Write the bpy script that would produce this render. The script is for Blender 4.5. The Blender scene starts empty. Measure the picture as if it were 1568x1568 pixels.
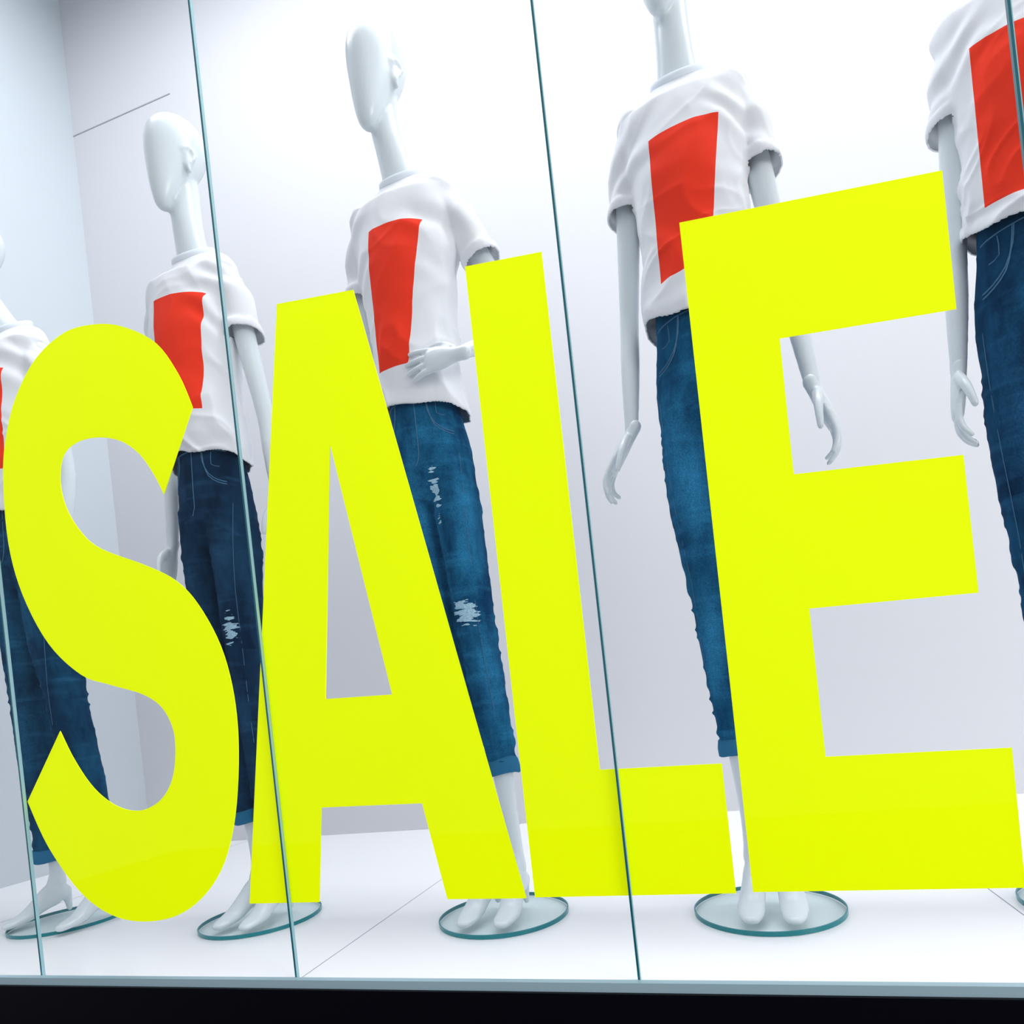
import bpy, bmesh, math, random
from mathutils import Vector as V, Matrix, noise
from mathutils.bvhtree import BVHTree
sc=bpy.context.scene
sc.view_settings.view_transform='Standard'
# ---------------- camera
TH=math.radians(15.67); RO=math.radians(6.28); CAMH=.42; CD=.96
R=V((math.cos(TH),math.sin(TH),0)); F=V((-math.sin(TH),math.cos(TH),0)); U=V((0,0,1))
X=R*math.cos(RO)-U*math.sin(RO); Y=R*math.sin(RO)+U*math.cos(RO); Z=-F
cam=bpy.data.cameras.new('camera'); co=bpy.data.objects.new('camera',cam); sc.collection.objects.link(co)
co.matrix_world=Matrix(((X.x,Y.x,Z.x,0),(X.y,Y.y,Z.y,-CD),(X.z,Y.z,Z.z,CAMH),(0,0,0,1)))
cam.sensor_width=36; cam.lens=22.96; cam.shift_x=-.021; cam.shift_y=.19; cam.clip_start=.01
sc.camera=co
# ---------------- materials
def mat(name,col,rough=.5,metal=0,emit=0,spec=.5):
    m=bpy.data.materials.new(name); m.use_nodes=True; b=m.node_tree.nodes['Principled BSDF']
    b.inputs['Base Color'].default_value=(*col,1); b.inputs['Roughness'].default_value=rough; b.inputs['Metallic'].default_value=metal
    b.inputs['Specular IOR Level'].default_value=spec
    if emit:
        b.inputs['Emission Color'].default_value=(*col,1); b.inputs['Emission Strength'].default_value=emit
    return m
def N(m,t,**k):
    n=m.node_tree.nodes.new(t)
    for a,b in k.items(): setattr(n,a,b)
    return n
def L(m,a,b): m.node_tree.links.new(a,b)
def addbump(m,scale,strength,dist=.002,stretch=(1,1,1)):
    tc=N(m,'ShaderNodeTexCoord'); mp=N(m,'ShaderNodeMapping'); mp.inputs['Scale'].default_value=stretch
    nz=N(m,'ShaderNodeTexNoise'); nz.inputs['Scale'].default_value=scale
    bp=N(m,'ShaderNodeBump'); bp.inputs['Strength'].default_value=strength; bp.inputs['Distance'].default_value=dist
    L(m,tc.outputs['Object'],mp.inputs[0]); L(m,mp.outputs[0],nz.inputs['Vector']); L(m,nz.outputs['Fac'],bp.inputs['Height'])
    L(m,bp.outputs[0],m.node_tree.nodes['Principled BSDF'].inputs['Normal'])
M_body=mat('mannequin_white',(.75,.82,.85),.27)
M_wall=mat('wall_paint',(.62,.625,.655),.6); addbump(M_wall,30,.05)
M_wallL=mat('wall_paint_shade_tint',(.58,.63,.67),.6)  # blue-grey tint paints in the dim, bluish shade of the upper left
M_joint=mat('panel_joint',(.35,.38,.42),.7)
M_floor=mat('floor_gloss',(.96,.96,.97),.22)
M_ceil=mat('ceiling_paint',(.12,.27,.38),.7)
M_black=mat('black_plinth',(.001,.001,.004),.4,spec=.1)
M_sill=mat('sill_metal',(.42,.60,.68),.35,.2)
M_pave=mat('pavement',(.05,.05,.055),.8); addbump(M_pave,60,.4)
M_seam=mat('glass_edge_teal',(.0,.13,.17),.25)
M_seamL=mat('glass_edge_pale',(.35,.6,.65),.25)
M_vinyl=mat('lime_vinyl_glow',(.84,.98,.0),.7,0,.40,.05)  # vinyl emits on its own to lift the letters, not a lamp
M_vback=mat('vinyl_backing_white',(.85,.85,.85),.6)
M_rim=mat('glass_rim_teal',(.0,.22,.25),.2)
M_stitch=mat('stitch_thread',(.06,.18,.32),.8)
M_metal=mat('button_metal',(.5,.45,.4),.3,1)
M_rib=mat('rib_knit',(.78,.84,.90),.9)
M_glint=mat('reflection_glow_white',(1,1,1),.4,0,1.6)  # glow that stands in for small bright reflections, no real lamps
def glassmat(name,tint,refl):
    m=bpy.data.materials.new(name); m.use_nodes=True; nt=m.node_tree; nt.nodes.clear()
    o=N(m,'ShaderNodeOutputMaterial'); mx=N(m,'ShaderNodeMixShader'); t=N(m,'ShaderNodeBsdfTransparent'); g=N(m,'ShaderNodeBsdfGlossy')
    t.inputs[0].default_value=(*tint,1); g.inputs['Roughness'].default_value=.02
    lw=N(m,'ShaderNodeLayerWeight'); lw.inputs[0].default_value=.25
    mu=N(m,'ShaderNodeMath',operation='MULTIPLY'); mu.inputs[1].default_value=refl; mu.use_clamp=True
    L(m,lw.outputs['Fresnel'],mu.inputs[0]); L(m,mu.outputs[0],mx.inputs[0]); L(m,t.outputs[0],mx.inputs[1]); L(m,g.outputs[0],mx.inputs[2]); L(m,mx.outputs[0],o.inputs[0])
    return m
M_glass=glassmat('shop_glass',(.985,.995,1),.35)
M_disc=glassmat('base_glass',(.90,.96,.96),.25)
# ---------------- mesh helpers
def newobj(name,me,parent=None,mats=()):
    o=bpy.data.objects.new(name,me); sc.collection.objects.link(o)
    for m in mats: me.materials.append(m)
    if parent: o.parent=parent
    return o
def empty(name,loc=(0,0,0),rot=0):
    o=bpy.data.objects.new(name,None); sc.collection.objects.link(o); o.location=loc; o.rotation_euler=(0,0,rot); o.empty_display_size=.1; return o
def box(name,a,b,m,parent=None,bev=0):
    bm=bmesh.new(); bmesh.ops.create_cube(bm,size=1)
    for v in bm.verts:
        v.co=V(((a[0]+b[0])/2+v.co.x*(b[0]-a[0]),(a[1]+b[1])/2+v.co.y*(b[1]-a[1]),(a[2]+b[2])/2+v.co.z*(b[2]-a[2])))
    if bev: bmesh.ops.bevel(bm,geom=bm.edges[:],offset=bev,segments=2,affect='EDGES')
    me=bpy.data.meshes.new(name); bm.to_mesh(me); bm.free(); return newobj(name,me,parent,[m])
def loft(bm,rings,caps=True):
    vs=[[bm.verts.new(p) for p in r] for r in rings]; n=len(vs[0])
    for i in range(len(vs)-1):
        for j in range(n):
            bm.faces.new((vs[i][j],vs[i][(j+1)%n],vs[i+1][(j+1)%n],vs[i+1][j]))
    if caps:
        bm.faces.new(vs[0][::-1]); bm.faces.new(vs[-1])
def cr(a,b,c,d,t):
    return .5*((2*b)+(c-a)*t+(2*a-5*b+4*c-d)*t*t+(3*b-a-3*c+d)*t**3)
def resample(rows,k=5):
    out=[]; n=len(rows)
    for i in range(n-1):
        a=rows[max(i-1,0)];b=rows[i];c=rows[i+1];d=rows[min(i+2,n-1)]
        for s in range(k):
            t=s/k; out.append([cr(a[j],b[j],c[j],d[j],t) for j in range(len(b))])
    out.append(list(rows[-1])); return out
def stack(bm,rows,n=28,k=4,e=2.0):
    rr=[]
    for z,rx,ry,cx,cy in resample(rows,k):
        ring=[]
        for j in range(n):
            t=2*math.pi*j/n; c,s=math.cos(t),math.sin(t)
            ring.append(V((cx+rx*math.copysign(abs(c)**(2/e),c),cy+ry*math.copysign(abs(s)**(2/e),s),z)))
        rr.append(ring)
    if rr[0][0].z>rr[-1][0].z: rr=rr[::-1]
    loft(bm,rr)
def tube(bm,rows,ref=V((0,-1,0)),n=14,k=4,rnd=(1,1),caps=True):
    rs=resample(rows,k); P=[V(r[:3]) for r in rs]; fr=[]
    for i,p in enumerate(P):
        t=(P[min(i+1,len(P)-1)]-P[max(i-1,0)]).normalized()
        s=ref.cross(t); s.normalize(); u=t.cross(s).normalized(); fr.append((p,t,s,u,rs[i][3],rs[i][4]))
    ex=[]
    if rnd[0]:
        p,t,s,u,a,b=fr[0]
        for q in (85,60,30):
            r=math.radians(q); ex.append((p-t*math.sin(r)*min(a,b),t,s,u,a*math.cos(r),b*math.cos(r)))
    ex+=fr
    if rnd[1]:
        p,t,s,u,a,b=fr[-1]
        for q in (30,60,85):
            r=math.radians(q); ex.append((p+t*math.sin(r)*min(a,b),t,s,u,a*math.cos(r),b*math.cos(r)))
    rings=[[p+s*(a*math.cos(2*math.pi*j/n))+u*(b*math.sin(2*math.pi*j/n)) for j in range(n)] for p,t,s,u,a,b in ex]
    loft(bm,rings,caps)
def solidmesh(bm,voxel,smooth=4,fac=.5):
    bmesh.ops.recalc_face_normals(bm,faces=bm.faces[:])
    me=bpy.data.meshes.new('tmp'); bm.to_mesh(me); bm.free()
    o=bpy.data.objects.new('tmp',me); sc.collection.objects.link(o)
    r=o.modifiers.new('r','REMESH'); r.mode='VOXEL'; r.voxel_size=voxel; r.use_smooth_shade=True
    s=o.modifiers.new('s','SMOOTH'); s.factor=fac; s.iterations=smooth
    dg=bpy.context.evaluated_depsgraph_get(); dg.update()
    out=bpy.data.meshes.new_from_object(o.evaluated_get(dg)); bpy.data.objects.remove(o); bpy.data.meshes.remove(me)
    for p in out.polygons: p.use_smooth=True
    return out
def sstep(t): t=max(0,min(1,t)); return t*t*(3-2*t)
# ---------------- fabric materials
def shirtmat(quad,dx):
    m=mat('tshirt_cotton',(.90,.91,.93),.85,spec=.15)
    b=m.node_tree.nodes['Principled BSDF']
    tc=N(m,'ShaderNodeTexCoord'); sp=N(m,'ShaderNodeSeparateXYZ'); L(m,tc.outputs['Object'],sp.inputs[0])
    # screen-printed quadrilateral on the chest: TL,TR,BR,BL, tested edge by edge
    q=[(a+dx,c) for a,c in quad]
    l=N(m,'ShaderNodeMath',operation='LESS_THAN'); l.inputs[1].default_value=0; L(m,sp.outputs[1],l.inputs[0]); cur=l.outputs[0]
    for i in range(4):
        (x0,z0),(x1,z1)=q[i],q[(i+1)%4]
        A_,B_=(z1-z0),-(x1-x0); C_=-(A_*x0+B_*z0)
        dp=N(m,'ShaderNodeVectorMath',operation='DOT_PRODUCT'); L(m,tc.outputs['Object'],dp.inputs[0]); dp.inputs[1].default_value=(A_,0,B_)
        g=N(m,'ShaderNodeMath',operation='GREATER_THAN'); L(m,dp.outputs['Value'],g.inputs[0]); g.inputs[1].default_value=-C_
        mm=N(m,'ShaderNodeMath',operation='MULTIPLY'); L(m,cur,mm.inputs[0]); L(m,g.outputs[0],mm.inputs[1]); cur=mm.outputs[0]
    mx=N(m,'ShaderNodeMix',data_type='RGBA'); mx.inputs[6].default_value=(.87,.89,.92,1); mx.inputs[7].default_value=(.97,.045,.016,1)
    L(m,cur,mx.inputs[0]); L(m,mx.outputs[2],b.inputs['Base Color'])
    nz=N(m,'ShaderNodeTexNoise'); nz.inputs['Scale'].default_value=55; bp=N(m,'ShaderNodeBump'); bp.inputs['Strength'].default_value=.15; bp.inputs['Distance'].default_value=.002
    L(m,tc.outputs['Object'],nz.inputs['Vector']); L(m,nz.outputs['Fac'],bp.inputs['Height']); L(m,bp.outputs[0],b.inputs['Normal'])
    return m
def denim(dark,light,rips,fade=.55):
    m=mat('denim',dark,.95,spec=.05); b=m.node_tree.nodes['Principled BSDF']
    tc=N(m,'ShaderNodeTexCoord'); mp=N(m,'ShaderNodeMapping'); mp.inputs['Scale'].default_value=(1,1,.4)
    nz=N(m,'ShaderNodeTexNoise'); nz.inputs['Scale'].default_value=17; nz.inputs['Detail'].default_value=10; nz.inputs['Roughness'].default_value=.62
    L(m,tc.outputs['Object'],mp.inputs[0]); L(m,mp.outputs[0],nz.inputs['Vector'])
    cr_=N(m,'ShaderNodeValToRGB'); cr_.color_ramp.elements[0].position=.38; cr_.color_ramp.elements[0].color=(*dark,1); cr_.color_ramp.elements[1].position=.70; cr_.color_ramp.elements[1].color=(*light,1)
    L(m,nz.outputs['Fac'],cr_.inputs[0]); col=cr_.outputs[0]
    def dist(c,rx,ry,rz):
        s=N(m,'ShaderNodeVectorMath',operation='SUBTRACT'); s.inputs[1].default_value=c; L(m,tc.outputs['Object'],s.inputs[0])
        q=N(m,'ShaderNodeVectorMath',operation='MULTIPLY'); q.inputs[1].default_value=(1/rx,1/ry,1/rz); L(m,s.outputs[0],q.inputs[0])
        ln=N(m,'ShaderNodeVectorMath',operation='LENGTH'); L(m,q.outputs[0],ln.inputs[0]); return ln.outputs['Value']
    wl=tuple(min(1,c*1.9+.015) for c in light)
    for c,rx,rz in (((-.060,-.06,.80),.050,.18),((.045,-.06,.80),.045,.18),((-.045,-.05,.50),.03,.14),((.045,-.05,.50),.03,.14)):
        dv=dist(c,rx,.08,rz); mr=N(m,'ShaderNodeMapRange',interpolation_type='SMOOTHSTEP'); L(m,dv,mr.inputs[0]); mr.inputs[1].default_value=0; mr.inputs[2].default_value=1.1; mr.inputs[3].default_value=fade; mr.inputs[4].default_value=0
        mu=N(m,'ShaderNodeMath',operation='MULTIPLY'); L(m,mr.outputs[0],mu.inputs[0])
        m2=N(m,'ShaderNodeMath',operation='MULTIPLY_ADD'); L(m,nz.outputs['Fac'],m2.inputs[0]); m2.inputs[1].default_value=2.2; m2.inputs[2].default_value=-.35; m2.use_clamp=True
        L(m,m2.outputs[0],mu.inputs[1])
        mx=N(m,'ShaderNodeMix',data_type='RGBA'); L(m,mu.outputs[0],mx.inputs[0]); L(m,col,mx.inputs[6]); mx.inputs[7].default_value=(*wl,1); col=mx.outputs[2]
    mpw=N(m,'ShaderNodeMapping'); mpw.inputs['Scale'].default_value=(5,5,34); L(m,tc.outputs['Object'],mpw.inputs[0])
    nw=N(m,'ShaderNodeTexNoise'); nw.inputs['Scale'].default_value=1.6; nw.inputs['Detail'].default_value=3; L(m,mpw.outputs[0],nw.inputs['Vector'])
    rw=N(m,'ShaderNodeMapRange'); L(m,nw.outputs['Fac'],rw.inputs[0]); rw.inputs[1].default_value=.54; rw.inputs[2].default_value=.74; rw.inputs[3].default_value=0; rw.inputs[4].default_value=.25
    mx=N(m,'ShaderNodeMix',data_type='RGBA'); L(m,rw.outputs[0],mx.inputs[0]); L(m,col,mx.inputs[6]); mx.inputs[7].default_value=(*wl,1); col=mx.outputs[2]
    n2=N(m,'ShaderNodeTexNoise'); n2.inputs['Scale'].default_value=90; mp2=N(m,'ShaderNodeMapping'); mp2.inputs['Scale'].default_value=(.35,.35,1.6)
    L(m,tc.outputs['Object'],mp2.inputs[0]); L(m,mp2.outputs[0],n2.inputs['Vector'])
    for (c,rx,rz) in rips:
        dv=dist(c,rx,rx/.3,rz)
        ad=N(m,'ShaderNodeMath',operation='MULTIPLY_ADD'); L(m,n2.outputs['Fac'],ad.inputs[0]); ad.inputs[1].default_value=2.6; ad.inputs[2].default_value=-1.0
        sm=N(m,'ShaderNodeMath',operation='ADD'); L(m,dv,sm.inputs[0]); L(m,ad.outputs[0],sm.inputs[1])
        lt=N(m,'ShaderNodeMath',operation='LESS_THAN'); L(m,sm.outputs[0],lt.inputs[0]); lt.inputs[1].default_value=.85
        mx=N(m,'ShaderNodeMix',data_type='RGBA'); L(m,lt.outputs[0],mx.inputs[0]); L(m,col,mx.inputs[6]); mx.inputs[7].default_value=(.42,.66,.80,1); col=mx.outputs[2]
    n4=N(m,'ShaderNodeTexNoise'); n4.inputs['Scale'].default_value=420; n4.inputs['Detail'].default_value=1; L(m,tc.outputs['Object'],n4.inputs['Vector'])
    r4=N(m,'ShaderNodeMapRange'); L(m,n4.outputs['Fac'],r4.inputs[0]); r4.inputs[1].default_value=.3; r4.inputs[2].default_value=.7; r4.inputs[3].default_value=.78; r4.inputs[4].default_value=1.22
    vm=N(m,'ShaderNodeVectorMath',operation='SCALE'); L(m,col,vm.inputs[0]); L(m,r4.outputs[0],vm.inputs['Scale']); col=vm.outputs[0]
    L(m,col,b.inputs['Base Color'])
    n3=N(m,'ShaderNodeTexNoise'); n3.inputs['Scale'].default_value=260; bp=N(m,'ShaderNodeBump'); bp.inputs['Strength'].default_value=.4; bp.inputs['Distance'].default_value=.0012
    L(m,tc.outputs['Object'],n3.inputs['Vector']); L(m,n3.outputs['Fac'],bp.inputs['Height']); L(m,bp.outputs[0],b.inputs['Normal'])
    return m
M_cuff=mat('denim_cuff',(.03,.17,.32),.95,spec=.05)
# ---------------- mannequin
def hand(bm,w,d,n,s,curl=1.0,sz=1.0):
    w=V(w); d=V(d).normalized(); n=V(n); n=(n-d*n.dot(d)).normalized(); s=V(s); s=(s-d*s.dot(d)-n*s.dot(n)).normalized()
    def row(p,a,b): return [p.x,p.y,p.z,a,b]
    tube(bm,[row(w-d*.012,.0135,.0125),row(w+d*.01*sz,.0135,.0118),row(w+d*.035*sz,.0205,.0118),row(w+d*.06*sz,.0245,.011),row(w+d*.078*sz,.0235,.0095)],ref=n,n=18)
    for off,ln,sp,cu in ((.0188,.064,.16,.8),(.0063,.074,.04,1.0),(-.0063,.070,-.07,1.15),(-.0178,.056,-.2,1.35)):
        p=w+d*.072*sz+s*off; ang=.10*curl*cu; rows=[row(p-d*.012,.0064,.0064),row(p,.0064,.0064)]
        base=(d+s*sp).normalized()
        for f,r,db in ((.42,.0058,.32),(.32,.0052,.38),(.26,.0042,.2)):
            dirv=base*math.cos(ang)+n*math.sin(ang); p=p+dirv*ln*f*sz; rows.append(row(p,r,r)); ang+=db*curl*cu
        tube(bm,rows,ref=n,n=10,k=3)
    p=w+d*.018*sz+s*.012; rows=[row(p,.010,.009)]
    for dv,ln,r in ((d*.75+s*.62+n*.25,.032,.0084),(d*.9+s*.32+n*.3,.028,.0068),(d*.95+s*.1+n*.3,.020,.0054)):
        p=p+dv.normalized()*ln*sz; rows.append(row(p,r,r*.95))
    tube(bm,rows,ref=n,n=10,k=3)
def necktilt(p): return .62*(p.y-.014)*sstep((.105-abs(p.x))/.05)*sstep((p.z-1.45)/.06)
def mannequin(x,y,rot,arms,dark,light,lean=0,headyaw=-14,headtilt=0,ankle=.036,hem=.28,legw=1.0,rips=(),seed=0,hemtilt=0,rise=0,quad=((-.056,1.386),(.064,1.39),(.027,1.145),(-.062,1.14)),headsz=1.0,headdx=0,fdx=0,fade=.55,hw=1.0,top=1.868):
    E=empty('mannequin',(x,y,0),math.radians(rot))
    def warp(me,cl=False):
        for v in me.vertices:
            z=v.co.z
            if cl and rise: v.co.z=z+rise*sstep((z-.85)/.2)*(1-sstep((z-1.10)/.28))
            v.co.x+=lean*sstep(z/1.1); v.co.z+=.009
    # --- body
    bm=bmesh.new()
    stack(bm,[(1.530,.034,.030,0,.016),(1.515,.046,.032,0,.018),(1.497,.072,.036,0,.016),(1.475,.098,.046,0,.012),(1.40,.100,.062,0,.0),(1.28,.090,.068,0,-.003),(1.15,.076*hw,.055,0,.0),(1.05,.084*hw,.058,0,0),(.95,.094*hw,.064,0,.004),(.86,.088*hw,.060,0,.004)])
    hx=headdx
    tube(bm,[(0,.020,1.46,.060,.036),(0,.019,1.505,.047,.034),(hx*.25,.014,1.545,.0375,.033),(hx*.6,.010,1.60,.0335,.033),(hx,.011,1.66,.0325,.034),(hx,.012,1.71,.031,.034)],n=20)
    hb=bmesh.new()
    prof=[(0,.009,-.048,-.026),(.05,.019,-.056,-.018),(.15,.029,-.062,.0),(.3,.0385,-.067,.028),(.45,.046,-.070,.054),(.6,.0515,-.0715,.071),(.72,.0525,-.069,.076),(.83,.0485,-.060,.071),(.915,.038,-.043,.058),(.97,.0235,-.022,.040),(1.0,.008,-.002,.020)]
    z0=top-.243*headsz
    stack(hb,[(z0+.243*headsz*t,rx*.96,(yb-yf)/2*.92,0,(yb+yf)/2) for t,rx,yf,yb in prof],n=32,k=4,e=2.05)
    ze=z0+.243*headsz*.44
    for s in (-1,1):
        tube(hb,[(s*.045,.012,ze-.022,.003,.006),(s*.048,.006,ze-.012,.004,.005),(s*.0505,.024,ze+.016,.004,.005),(s*.0505,.012,ze+.032,.004,.0045),(s*.0485,-.001,ze+.022,.003,.004)],ref=V((s,0,0)),n=10)
        tube(hb,[(s*.045,.008,ze-.014,.004,.009),(s*.047,.011,ze+.020,.003,.011)],ref=V((0,-1,0)),n=10)
    hm=Matrix.Translation((hx,.004,1.66))@Matrix.Rotation(math.radians(headyaw),4,'Z')@Matrix.Rotation(math.radians(headtilt),4,'X')@Matrix.Translation((0,-.004,-1.66))
    hb.transform(hm); t=bpy.data.meshes.new('t'); hb.to_mesh(t); hb.free(); bm.from_mesh(t)
    sh=[]
    for s,a in arms:
        S_,E_,W_=V(a['s']),V(a['e']),V(a['w']); sh.append((s,S_,E_,W_))
        m1=S_.lerp(E_,.5); m2=E_.lerp(W_,.45)
        tube(bm,[(*(S_+V((0,0,-.006))),.025,.027),(*m1,.0225,.0245),(*E_,.0185,.0195),(*m2,.0180,.0178),(*W_,.0128,.0120)],n=16,ref=V((0,-1,0)))
    for s in (-1,1):
        ax=s*ankle+fdx
        kx=s*(ankle*.45+.026)*(.5+.5*hw)+fdx*.5
        tube(bm,[(s*.046*hw,.004,.90,.045*hw,.054),(s*.047*hw,-.002,.74,.042*hw,.046),(kx,-.004,.54,.030,.033),(kx*.5+ax*.5,.012,.40,.028,.033),(ax,.020,.22,.0175,.020),(ax,.026,.125,.0145,.018),(ax,.022,.085,.018,.024)],n=18)
        tx=ax+s*.006
        tube(bm,[(ax,.040,.055,.016,.020),(ax,.012,.058,.019,.032),(ax+s*.002,-.024,.040,.0215,.022),(tx,-.056,.020,.0245,.015),(tx,-.088,.012,.022,.010),(tx,-.104,.009,.016,.008)],ref=V((0,0,1)),n=16)
        tube(bm,[(ax,.044,.05,.012,.012),(ax,.048,.008,.007,.007)],n=10)
    me=solidmesh(bm,.0038,5); warp(me); newobj('body',me,E,[M_body])
    for (s,a) in arms:
        bm=bmesh.new(); hand(bm,a['w'],a['hd'],a['hn'],a['hs'],a['curl'],a['sz'])
        me=solidmesh(bm,.0021,3,.4); warp(me); newobj('hand',me,E,[M_body])
    # --- tshirt
    bm=bmesh.new()
    stack(bm,[(1.538,.045,.038,0,.014),(1.526,.062,.044,0,.014),(1.514,.086,.052,0,.012),(1.498,.108,.060,0,.008),(1.468,.122,.070,0,.003),(1.41,.116,.080,0,0),(1.31,.104,.087,0,-.006),(1.20,.100*(.4+.6*hw),.084,0,-.004),(1.11,.107*hw,.082,0,-.002),(1.03,.113*hw,.084,0,0)],n=40)
    ends=[]
    for s,S_,E_,W_ in sh:
        d=(E_-S_).normalized(); p0=S_+V((-s*.055,0,-.03)); pm=S_+V((-s*.012,0,-.012)); p1=S_+d*.045; p2=S_+d*.118; p3=S_+d*.142
        tube(bm,[(*p0,.024,.034),(*pm,.028,.040),(*p1,.034,.043),(*p2,.0355,.045),(*(p2+d*.003),.0405,.0500),(*p3,.0405,.0500)],n=20,rnd=(1,0)); ends.append((p3,d))
    me=solidmesh(bm,.0042,7)
    rnd=random.Random(seed); so=V((rnd.random()*50,rnd.random()*50,rnd.random()*50))
    bm=bmesh.new(); bm.from_mesh(me); bm.normal_update()
    kill=[]
    for f in bm.faces:
        c=f.calc_center_median()
        if c.z<1.038 and f.normal.z<-.6 : kill.append(f); continue
        for p,d in ends:
            if (c-p).length<.056 and f.normal.dot(d)>.72 and (c-p).dot(d)>-.008: kill.append(f); break
    bmesh.ops.delete(bm,geom=kill,context='FACES')
    bm.normal_update()
    for v in bm.verts:
        p=v.co.copy(); n=v.normal
        low=sstep((1.32-p.z)/.22)
        wv=noise.noise(p*7+so)*1.6
        q=V((p.x*15+wv+p.z*3,p.y*12,p.z*4))+so
        a=noise.noise(q); rid=(1-abs(a)*2.2); rid=max(rid,0)**2
        q2=V((p.x*9-wv-p.z*6,p.y*9,p.z*9))+so*1.7
        a2=noise.noise(q2); rid2=max(1-abs(a2)*2.4,0)**3
        dg=(p.z-1.38)*.9+abs(p.x)*.55
        fold=math.sin(dg*95+noise.noise(p*12+so)*4.0)*math.exp(-((abs(p.x)-.10)/.05)**2)*math.exp(-((p.z-1.38)/.10)**2)
        hz=noise.noise(V((p.x*7,p.y*7,p.z*24))+so*1.3)
        disp=.0085*(rid-.35)*(.18+.70*low)+.006*(rid2-.2)*(.2+.5*low)+.0038*fold+.006*hz*sstep((1.15-p.z)/.1)
        if p.z>1.47: disp*=.2
        v.co=p+n*disp
        v.co.z+=necktilt(p)
        if p.z<1.12:
            k=sstep((1.12-p.z)/.09)
            v.co.z+=k*(.020*noise.noise(V((p.x*13,p.y*13,3))+so)-hemtilt*p.x)
    bm.to_mesh(me); bm.free(); warp(me,True)
    o=newobj('tshirt',me,E)
    me.materials.clear(); me.materials.append(shirtmat(quad,lean))
    sm=o.modifiers.new('sol','SOLIDIFY'); sm.thickness=.0025; sm.offset=-1
    bm=bmesh.new(); n=36; rings=[]
    for i in range(n):
        t=2*math.pi*i/n; c=V((.0480*math.cos(t),.014+.0415*math.sin(t),1.538)); o_=V((math.cos(t),math.sin(t),0))
        c.z+=necktilt(c)
        rings.append([c+o_*(.0035*math.cos(q))+V((0,0,.0080*math.sin(q))) for q in [j*math.pi/4 for j in range(8)]])
    rings.append([p.copy() for p in rings[0]]); loft(bm,rings,False); bmesh.ops.remove_doubles(bm,verts=bm.verts[:],dist=1e-5); bmesh.ops.recalc_face_normals(bm,faces=bm.faces[:])
    me=bpy.data.meshes.new('collar'); bm.to_mesh(me); bm.free(); warp(me)
    for p in me.polygons:p.use_smooth=True
    newobj('tshirt_collar',me,E,[M_rib])
    # --- jeans
    bm=bmesh.new()
    stack(bm,[(1.085,.086*hw,.064,0,0),(1.03,.092*hw,.069,0,.001),(.97,.101*hw,.075,0,.004),(.91,.104*hw,.077,0,.006),(.865,.098*hw,.070,0,.006),(.845,.085*hw,.055,0,.006)],n=32)
    cuffs=[]
    for s in (-1,1):
        ax=s*ankle+fdx; kx=s*(ankle*.45+.028)*(.5+.5*hw)+fdx*.5; hx=kx+(ax-kx)*(.54-hem)/.34
        tube(bm,[(s*.050*hw,.004,.93,.050*hw,.066),(s*.051*hw,.003,.84,.052*legw*hw,.066),(s*.051*hw,.0,.74,.050*legw*hw,.058),(kx,-.002,.55,.041*legw*(.5+.5*hw),.045),((kx+hx)/2,.008,(.55+hem)/2+.01,.038*legw*(.5+.5*hw),.043),(hx,.018,hem,.030*legw,.034)],n=22,rnd=(1,0))
        cuffs.append((hx,.018,legw))
    me=solidmesh(bm,.0045,4)
    me.update()
    bm=bmesh.new(); bm.from_mesh(me); bm.normal_update()
    for v in bm.verts:
        p=v.co
        kn=math.exp(-((p.z-.56)/.07)**2)+math.exp(-((p.z-.86)/.05)**2)*.8+math.exp(-((p.z-hem-.06)/.08)**2)*1.3
        w=noise.noise(V((p.x*8,p.y*8,p.z*36+p.x*8))+so); w=max(1-abs(w)*2.5,0)**2-.3
        w2=noise.noise(V((p.x*14,p.y*14,p.z*9))+so)
        v.co=p+v.normal*(.0034*w*(.35+kn)+.003*w2)
    bm.to_mesh(me); bm.free()
    o=newobj('jeans',me,E); me.materials.clear(); me.materials.append(denim(dark,light,rips,fade))
    bv=BVHTree.FromPolygons([v.co for v in me.vertices],[p.vertices for p in me.polygons])
    def proj(pts,r=.0011,name='jeans_stitching',m=M_stitch):
        out=[]
        for (px,pz) in pts:
            h=bv.ray_cast(V((px*hw,-1,pz)),V((0,1,0)))
            if h[0]: out.append((*(h[0]+V((0,-.0006,0))),r,r))
        if len(out)<2: return
        b=bmesh.new(); tube(b,out,ref=V((.1,-1,.05)).normalized(),n=6,k=2); q=bpy.data.meshes.new(name); b.to_mesh(q); b.free(); warp(q,True); newobj(name,q,E,[m])
    for s in (-1,1):
        for off in (0,.005):
            proj([(s*(.040+off*.4),1.04),(s*(.044+off*.5),1.015-off),(s*(.056),.990-off),(s*.074,.977-off),(s*.088,.974-off)])
        proj([(s*.062,1.037),(s*.062,1.01),(s*.076,1.006)],.0008)
    proj([(i*.006-.084,1.042) for i in range(29)],.0012)
    proj([(.014,1.04),(.014,.96),(.010,.925),(.0,.91)],.001)
    for s in (-1,1):
        proj([(s*.094,.93),(s*.092,.85),(s*.086,.74),(s*.076+fdx*.5,.60),(s*.072+fdx*.5,.50),(s*.067+fdx*.7,.40)],.0006)
    h=bv.ray_cast(V((0,-1,1.06)),V((0,1,0)))
    if h[0]:
        b=bmesh.new(); bmesh.ops.create_uvsphere(b,u_segments=12,v_segments=8,radius=.008)
        for v in b.verts: v.co=V((v.co.x,v.co.y*.4,v.co.z))+h[0]
        q=bpy.data.meshes.new('b'); b.to_mesh(q); b.free(); warp(q,True); newobj('jeans_button',q,E,[M_metal])
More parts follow.
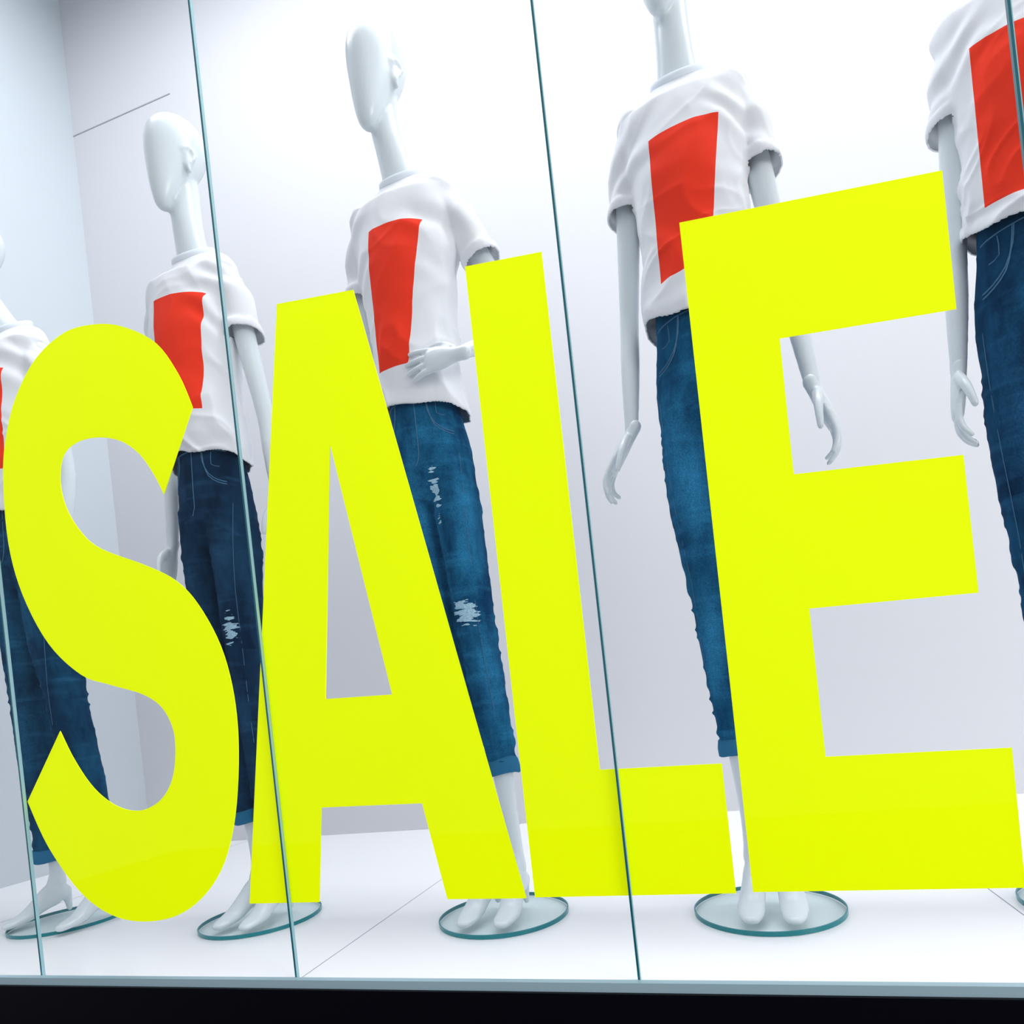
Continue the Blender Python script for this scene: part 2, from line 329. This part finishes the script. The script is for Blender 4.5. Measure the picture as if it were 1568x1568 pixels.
    warp(me,True)
    for hx,hy,lw in cuffs:
        b=bmesh.new(); rings=[]
        for rr,zz in ((.0305,.030),(.0345,.026),(.0365,.012),(.0355,-.002),(.0325,-.004),(.030,.010)):
            rings.append([V((hx+(rr*lw+.001*math.sin(3*t+seed))*math.cos(t),hy+(rr*lw+.004)*math.sin(t),hem+zz+.003*math.sin(2*t+seed))) for t in [2*math.pi*j/24 for j in range(24)]])
        rings.append([p.copy() for p in rings[0]]); loft(b,rings,False); bmesh.ops.recalc_face_normals(b,faces=b.faces[:])
        q=bpy.data.meshes.new('c'); b.to_mesh(q); b.free(); warp(q)
        for p in q.polygons:p.use_smooth=True
        newobj('jeans_cuff',q,E,[M_cuff])
    # --- glass base: top sheet + polished rim
    b=bmesh.new(); n=72; r=.133
    c=[[b.verts.new((q*math.cos(t),q*math.sin(t),z)) for t in [2*math.pi*j/n for j in range(n)]] for q,z in ((r,.001),(r,.009),(r-.0025,.009))]
    for i in (0,1):
        for j in range(n):
            f=b.faces.new((c[i][j],c[i][(j+1)%n],c[i+1][(j+1)%n],c[i+1][j])); f.material_index=1
    b.faces.new(c[2]); q=bpy.data.meshes.new('base'); b.to_mesh(q); b.free(); newobj('glass_base',q,E,[M_disc,M_rim])
    return E
def arm(s,e=(.138,.02,1.13),w=(.156,-.02,.915),hd=(.25,-.12,-1),hn=(-1,.1,0),hs=(0,-1,0),curl=1,sh=(.104,.008,1.452),sz=1.0):
    f=lambda p:(s*p[0],p[1],p[2])
    return (s,dict(s=f(sh),e=f(e),w=f(w),hd=f(hd),hn=f(hn),hs=f(hs),curl=curl,sz=sz))
D1=(.004,.018,.046); D2=(.012,.060,.13)
B1=(.003,.045,.12); B2=(.012,.14,.28)
mannequin(-1.66,.33,-5,[arm(-1),arm(1)],(.003,.03,.08),(.010,.10,.20),ankle=.092,fdx=.018,hem=.15,legw=1.15,seed=1,headyaw=-20,headdx=-.095,fade=.3,quad=((-.03,1.386),(.074,1.39),(.05,1.145),(-.05,1.14)))
mannequin(-1.06,.31,-5,[arm(-1,w=(.125,-.02,.875),hd=(.05,-.3,-1)),arm(1,e=(.150,.02,1.13),w=(.178,-.0,.93))],D1,D2,headyaw=-24,headdx=-.006,headsz=.95,top=1.858,hem=.22,ankle=.031,fdx=.014,hw=.82,seed=2,rise=.012,rips=[((.05,-.04,.66),.02,.05)],fade=.25,quad=((-.035,1.405),(.088,1.398),(.055,1.148),(-.045,1.145)))
mannequin(-.464,.30,-5,[arm(-1,w=(.158,-.02,.925),hd=(.22,-.1,-1)),arm(1,e=(.208,.060,1.18),w=(.130,-.086,1.088),hd=(-1,-.06,.04),hn=(-.1,1,-.1),hs=(0,0,1),curl=.45,sz=.8)],B1,(.016,.17,.33),lean=-.055,headdx=-.024,headyaw=-20,hem=.285,ankle=.033,seed=3,hw=.83,rips=[((.010,-.05,.62),.036,.034),((-.02,-.06,.86),.014,.07)],hemtilt=.16,quad=((-.040,1.394),(.073,1.388),(.018,1.114),(-.058,1.121)),fade=.55)
mannequin(.050,.30,-5,[arm(-1,w=(.150,-.02,.905),hd=(.66,-.14,-1),curl=1.2),arm(1,e=(.146,.02,1.12),w=(.166,-.03,.90),hd=(.32,-.12,-1),curl=1.1)],B1,B2,seed=4,ankle=.029,fdx=.010,headyaw=-22,hem=.285,rise=.03,hemtilt=.28,hw=.97,fade=.8)
mannequin(.585,.30,-20,[arm(-1,sh=(.092,.008,1.452),e=(.118,.02,1.13),w=(.132,-.02,.90),hd=(.1,-.2,-1)),arm(1)],(.002,.022,.065),(.008,.085,.19),seed=5,rise=.045,hemtilt=.30,quad=((-.072,1.388),(.06,1.360),(.03,1.12),(-.074,1.138)),fade=.35)
# ---------------- lettering (mm on the glass sheet: x,height)
def P(s): return [tuple(int(c)/1000 for c in q.split(',')) for q in s.split()]
A=P('-641,1143 -497,1127 -316,125 -449,127 -475,284 -662,289 -686,128 -828,129'); AH=P('-570,890 -507,465 -631,471')
LL=P('-303,1109 -181,1096 -179,315 -3,310 -3,124 -302,126')
EE=P('20,1078 347,1045 346,867 134,884 133,697 336,681 336,503 134,512 134,308 354,301 352,121 20,125')
S1=P('-833,1012 -855,1075 -896,1142 -959,1187 -1022,1210 -1100,1215 -1178,1184 -1236,1126 -1272,1058 -1292,979 -1297,852 -1275,746 -1223,643 -1151,574 -1084,547 -1011,521 -970,491 -951,447 -954,397 -970,353 -1001,322 -1048,308 -1100,320 -1150,357 -1190,414 -1218,473')
S2=P('-1321,343 -1280,251 -1213,162 -1144,116 -1069,101 -988,111 -922,147 -872,204 -838,286 -816,400 -813,497 -829,586 -867,666 -910,716 -971,753 -1072,802 -1115,842 -1143,893 -1150,944 -1136,989 -1101,1007 -1051,1006 -999,988 -959,955 -931,910 -915,873')
def smooth(pts,k=5):
    out=[];n=len(pts)
    for i in range(n-1):
        a=pts[max(i-1,0)];b=pts[i];c=pts[i+1];d=pts[min(i+2,n-1)]
        for s in range(k):
            t=s/k; out.append((cr(a[0],b[0],c[0],d[0],t),cr(a[1],b[1],c[1],d[1],t)))
    out.append(pts[-1]); return out
LE=empty('sale_lettering',(0,.006,0))
def letter(name,loops):
    cu=bpy.data.curves.new(name,'CURVE'); cu.dimensions='2D'; cu.fill_mode='BOTH'; cu.extrude=.0006
    for lp in loops:
        sp=cu.splines.new('POLY'); sp.points.add(len(lp)-1)
        for i,(a,b) in enumerate(lp): sp.points[i].co=(a,b,0,1)
        sp.use_cyclic_u=True
    o=bpy.data.objects.new(name,cu); sc.collection.objects.link(o)
    dg=bpy.context.evaluated_depsgraph_get(); dg.update(); me=bpy.data.meshes.new_from_object(o.evaluated_get(dg)); bpy.data.objects.remove(o)
    me.transform(Matrix.Rotation(math.radians(90),4,'X')); me.materials.clear(); newobj(name,me,LE,[M_vinyl,M_vback])
    me.update()
    for p in me.polygons:
        p.material_index=1 if p.center.y>.0004 else 0
letter('letter_s',[smooth(S1)+smooth(S2)]); letter('letter_a',[A,AH]); letter('letter_l',[LL]); letter('letter_e',[EE])
# ---------------- shop shell
XL,XR,YB,ZC=-2.42,2.6,1.31,4.0
fl=box('floor',(XL-.1,-.006,-.06),(XR+.1,YB+.1,0),M_floor)
wb=box('wall_back',(XL-.1,YB,-.06),(XR+.1,YB+.1,ZC),M_wall)
box('wall_left',(XL-.1,0,-.06),(XL,YB,ZC),M_wallL)
box('wall_right',(XR,0,-.06),(XR+.1,YB,ZC),M_wall)
box('ceiling',(XL-.1,-.03,ZC),(XR+.1,YB+.1,ZC+.1),M_ceil)
box('panel_joint_horizontal',(XL,YB-.002,3.10),(-1.9,YB+.001,3.104),M_joint,wb)
for sx,sz in ((-.065,2.54),(.426,2.339),(-1.285,2.71),(-.62,2.62)):  # reflection spots modelled as glowing dots on the wall
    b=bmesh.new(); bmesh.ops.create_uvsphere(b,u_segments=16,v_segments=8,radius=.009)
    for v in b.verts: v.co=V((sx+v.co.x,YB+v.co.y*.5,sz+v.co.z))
    q=bpy.data.meshes.new('glint'); b.to_mesh(q); b.free(); newobj('reflection_dot',q,wb,[M_glint])
for i,xx in enumerate((-.735,.435,-1.905)):
    box('floor_joint',(xx,0,-.001),(xx+.002,YB,.0003),M_joint,fl)
box('trim_1',(XL-.1,-.016,-.011),(XR+.1,-.004,.003),M_sill)
box('wall_front_plinth',(XL-.4,-.022,-.75),(XR+.4,-.006,-.011),M_black)
box('pavement',(-6,-5,-.85),(6,.0,-.75),M_pave)
W=empty('window_1'); s0=[-2.49,-1.91,-1.322,-.742,-.153,.435,1.02,1.61,2.2]
for i in range(len(s0)):
    x0=s0[i]; x1=s0[i+1] if i+1<len(s0) else XR
    me=bpy.data.meshes.new('pane'); me.from_pydata([(max(x0,XL)+.002,0,0),(x1-.002,0,0),(x1-.002,0,ZC),(max(x0,XL)+.002,0,ZC)],[],[(0,1,2,3)]); newobj('glass_pane',me,W,[M_glass])
    if x0>XL:
        box('glass_seam',(x0-.0022,-.003,0),(x0+.0010,.003,ZC),M_seam,W); box('glass_seam_edge',(x0+.0010,-.003,0),(x0+.0022,.003,ZC),M_seamL,W)
# ---------------- lights
def area(name,loc,tgt,sx,sy,p,col=(1,1,1)):
    l=bpy.data.lights.new(name,'AREA'); l.shape='RECTANGLE'; l.size=sx; l.size_y=sy; l.energy=p; l.color=col
    o=bpy.data.objects.new(name,l); sc.collection.objects.link(o); o.location=loc; o.rotation_euler=(V(tgt)-V(loc)).to_track_quat('-Z','Y').to_euler(); return o
area('ceiling_light_panel',(.2,.35,3.6),(.2,.50,0),4.4,.6,92,(.97,.98,1))
area('outside_fill_light',(3.6,-1.9,1.9),(.2,0,.75),1.6,1.4,90,(1,.97,.92))  # added unseen fill to brighten lettering and mannequins from outside
w=bpy.data.worlds.new('w'); sc.world=w; w.use_nodes=True; w.node_tree.nodes['Background'].inputs[0].default_value=(.69,.70,.74,1); w.node_tree.nodes['Background'].inputs[1].default_value=.95
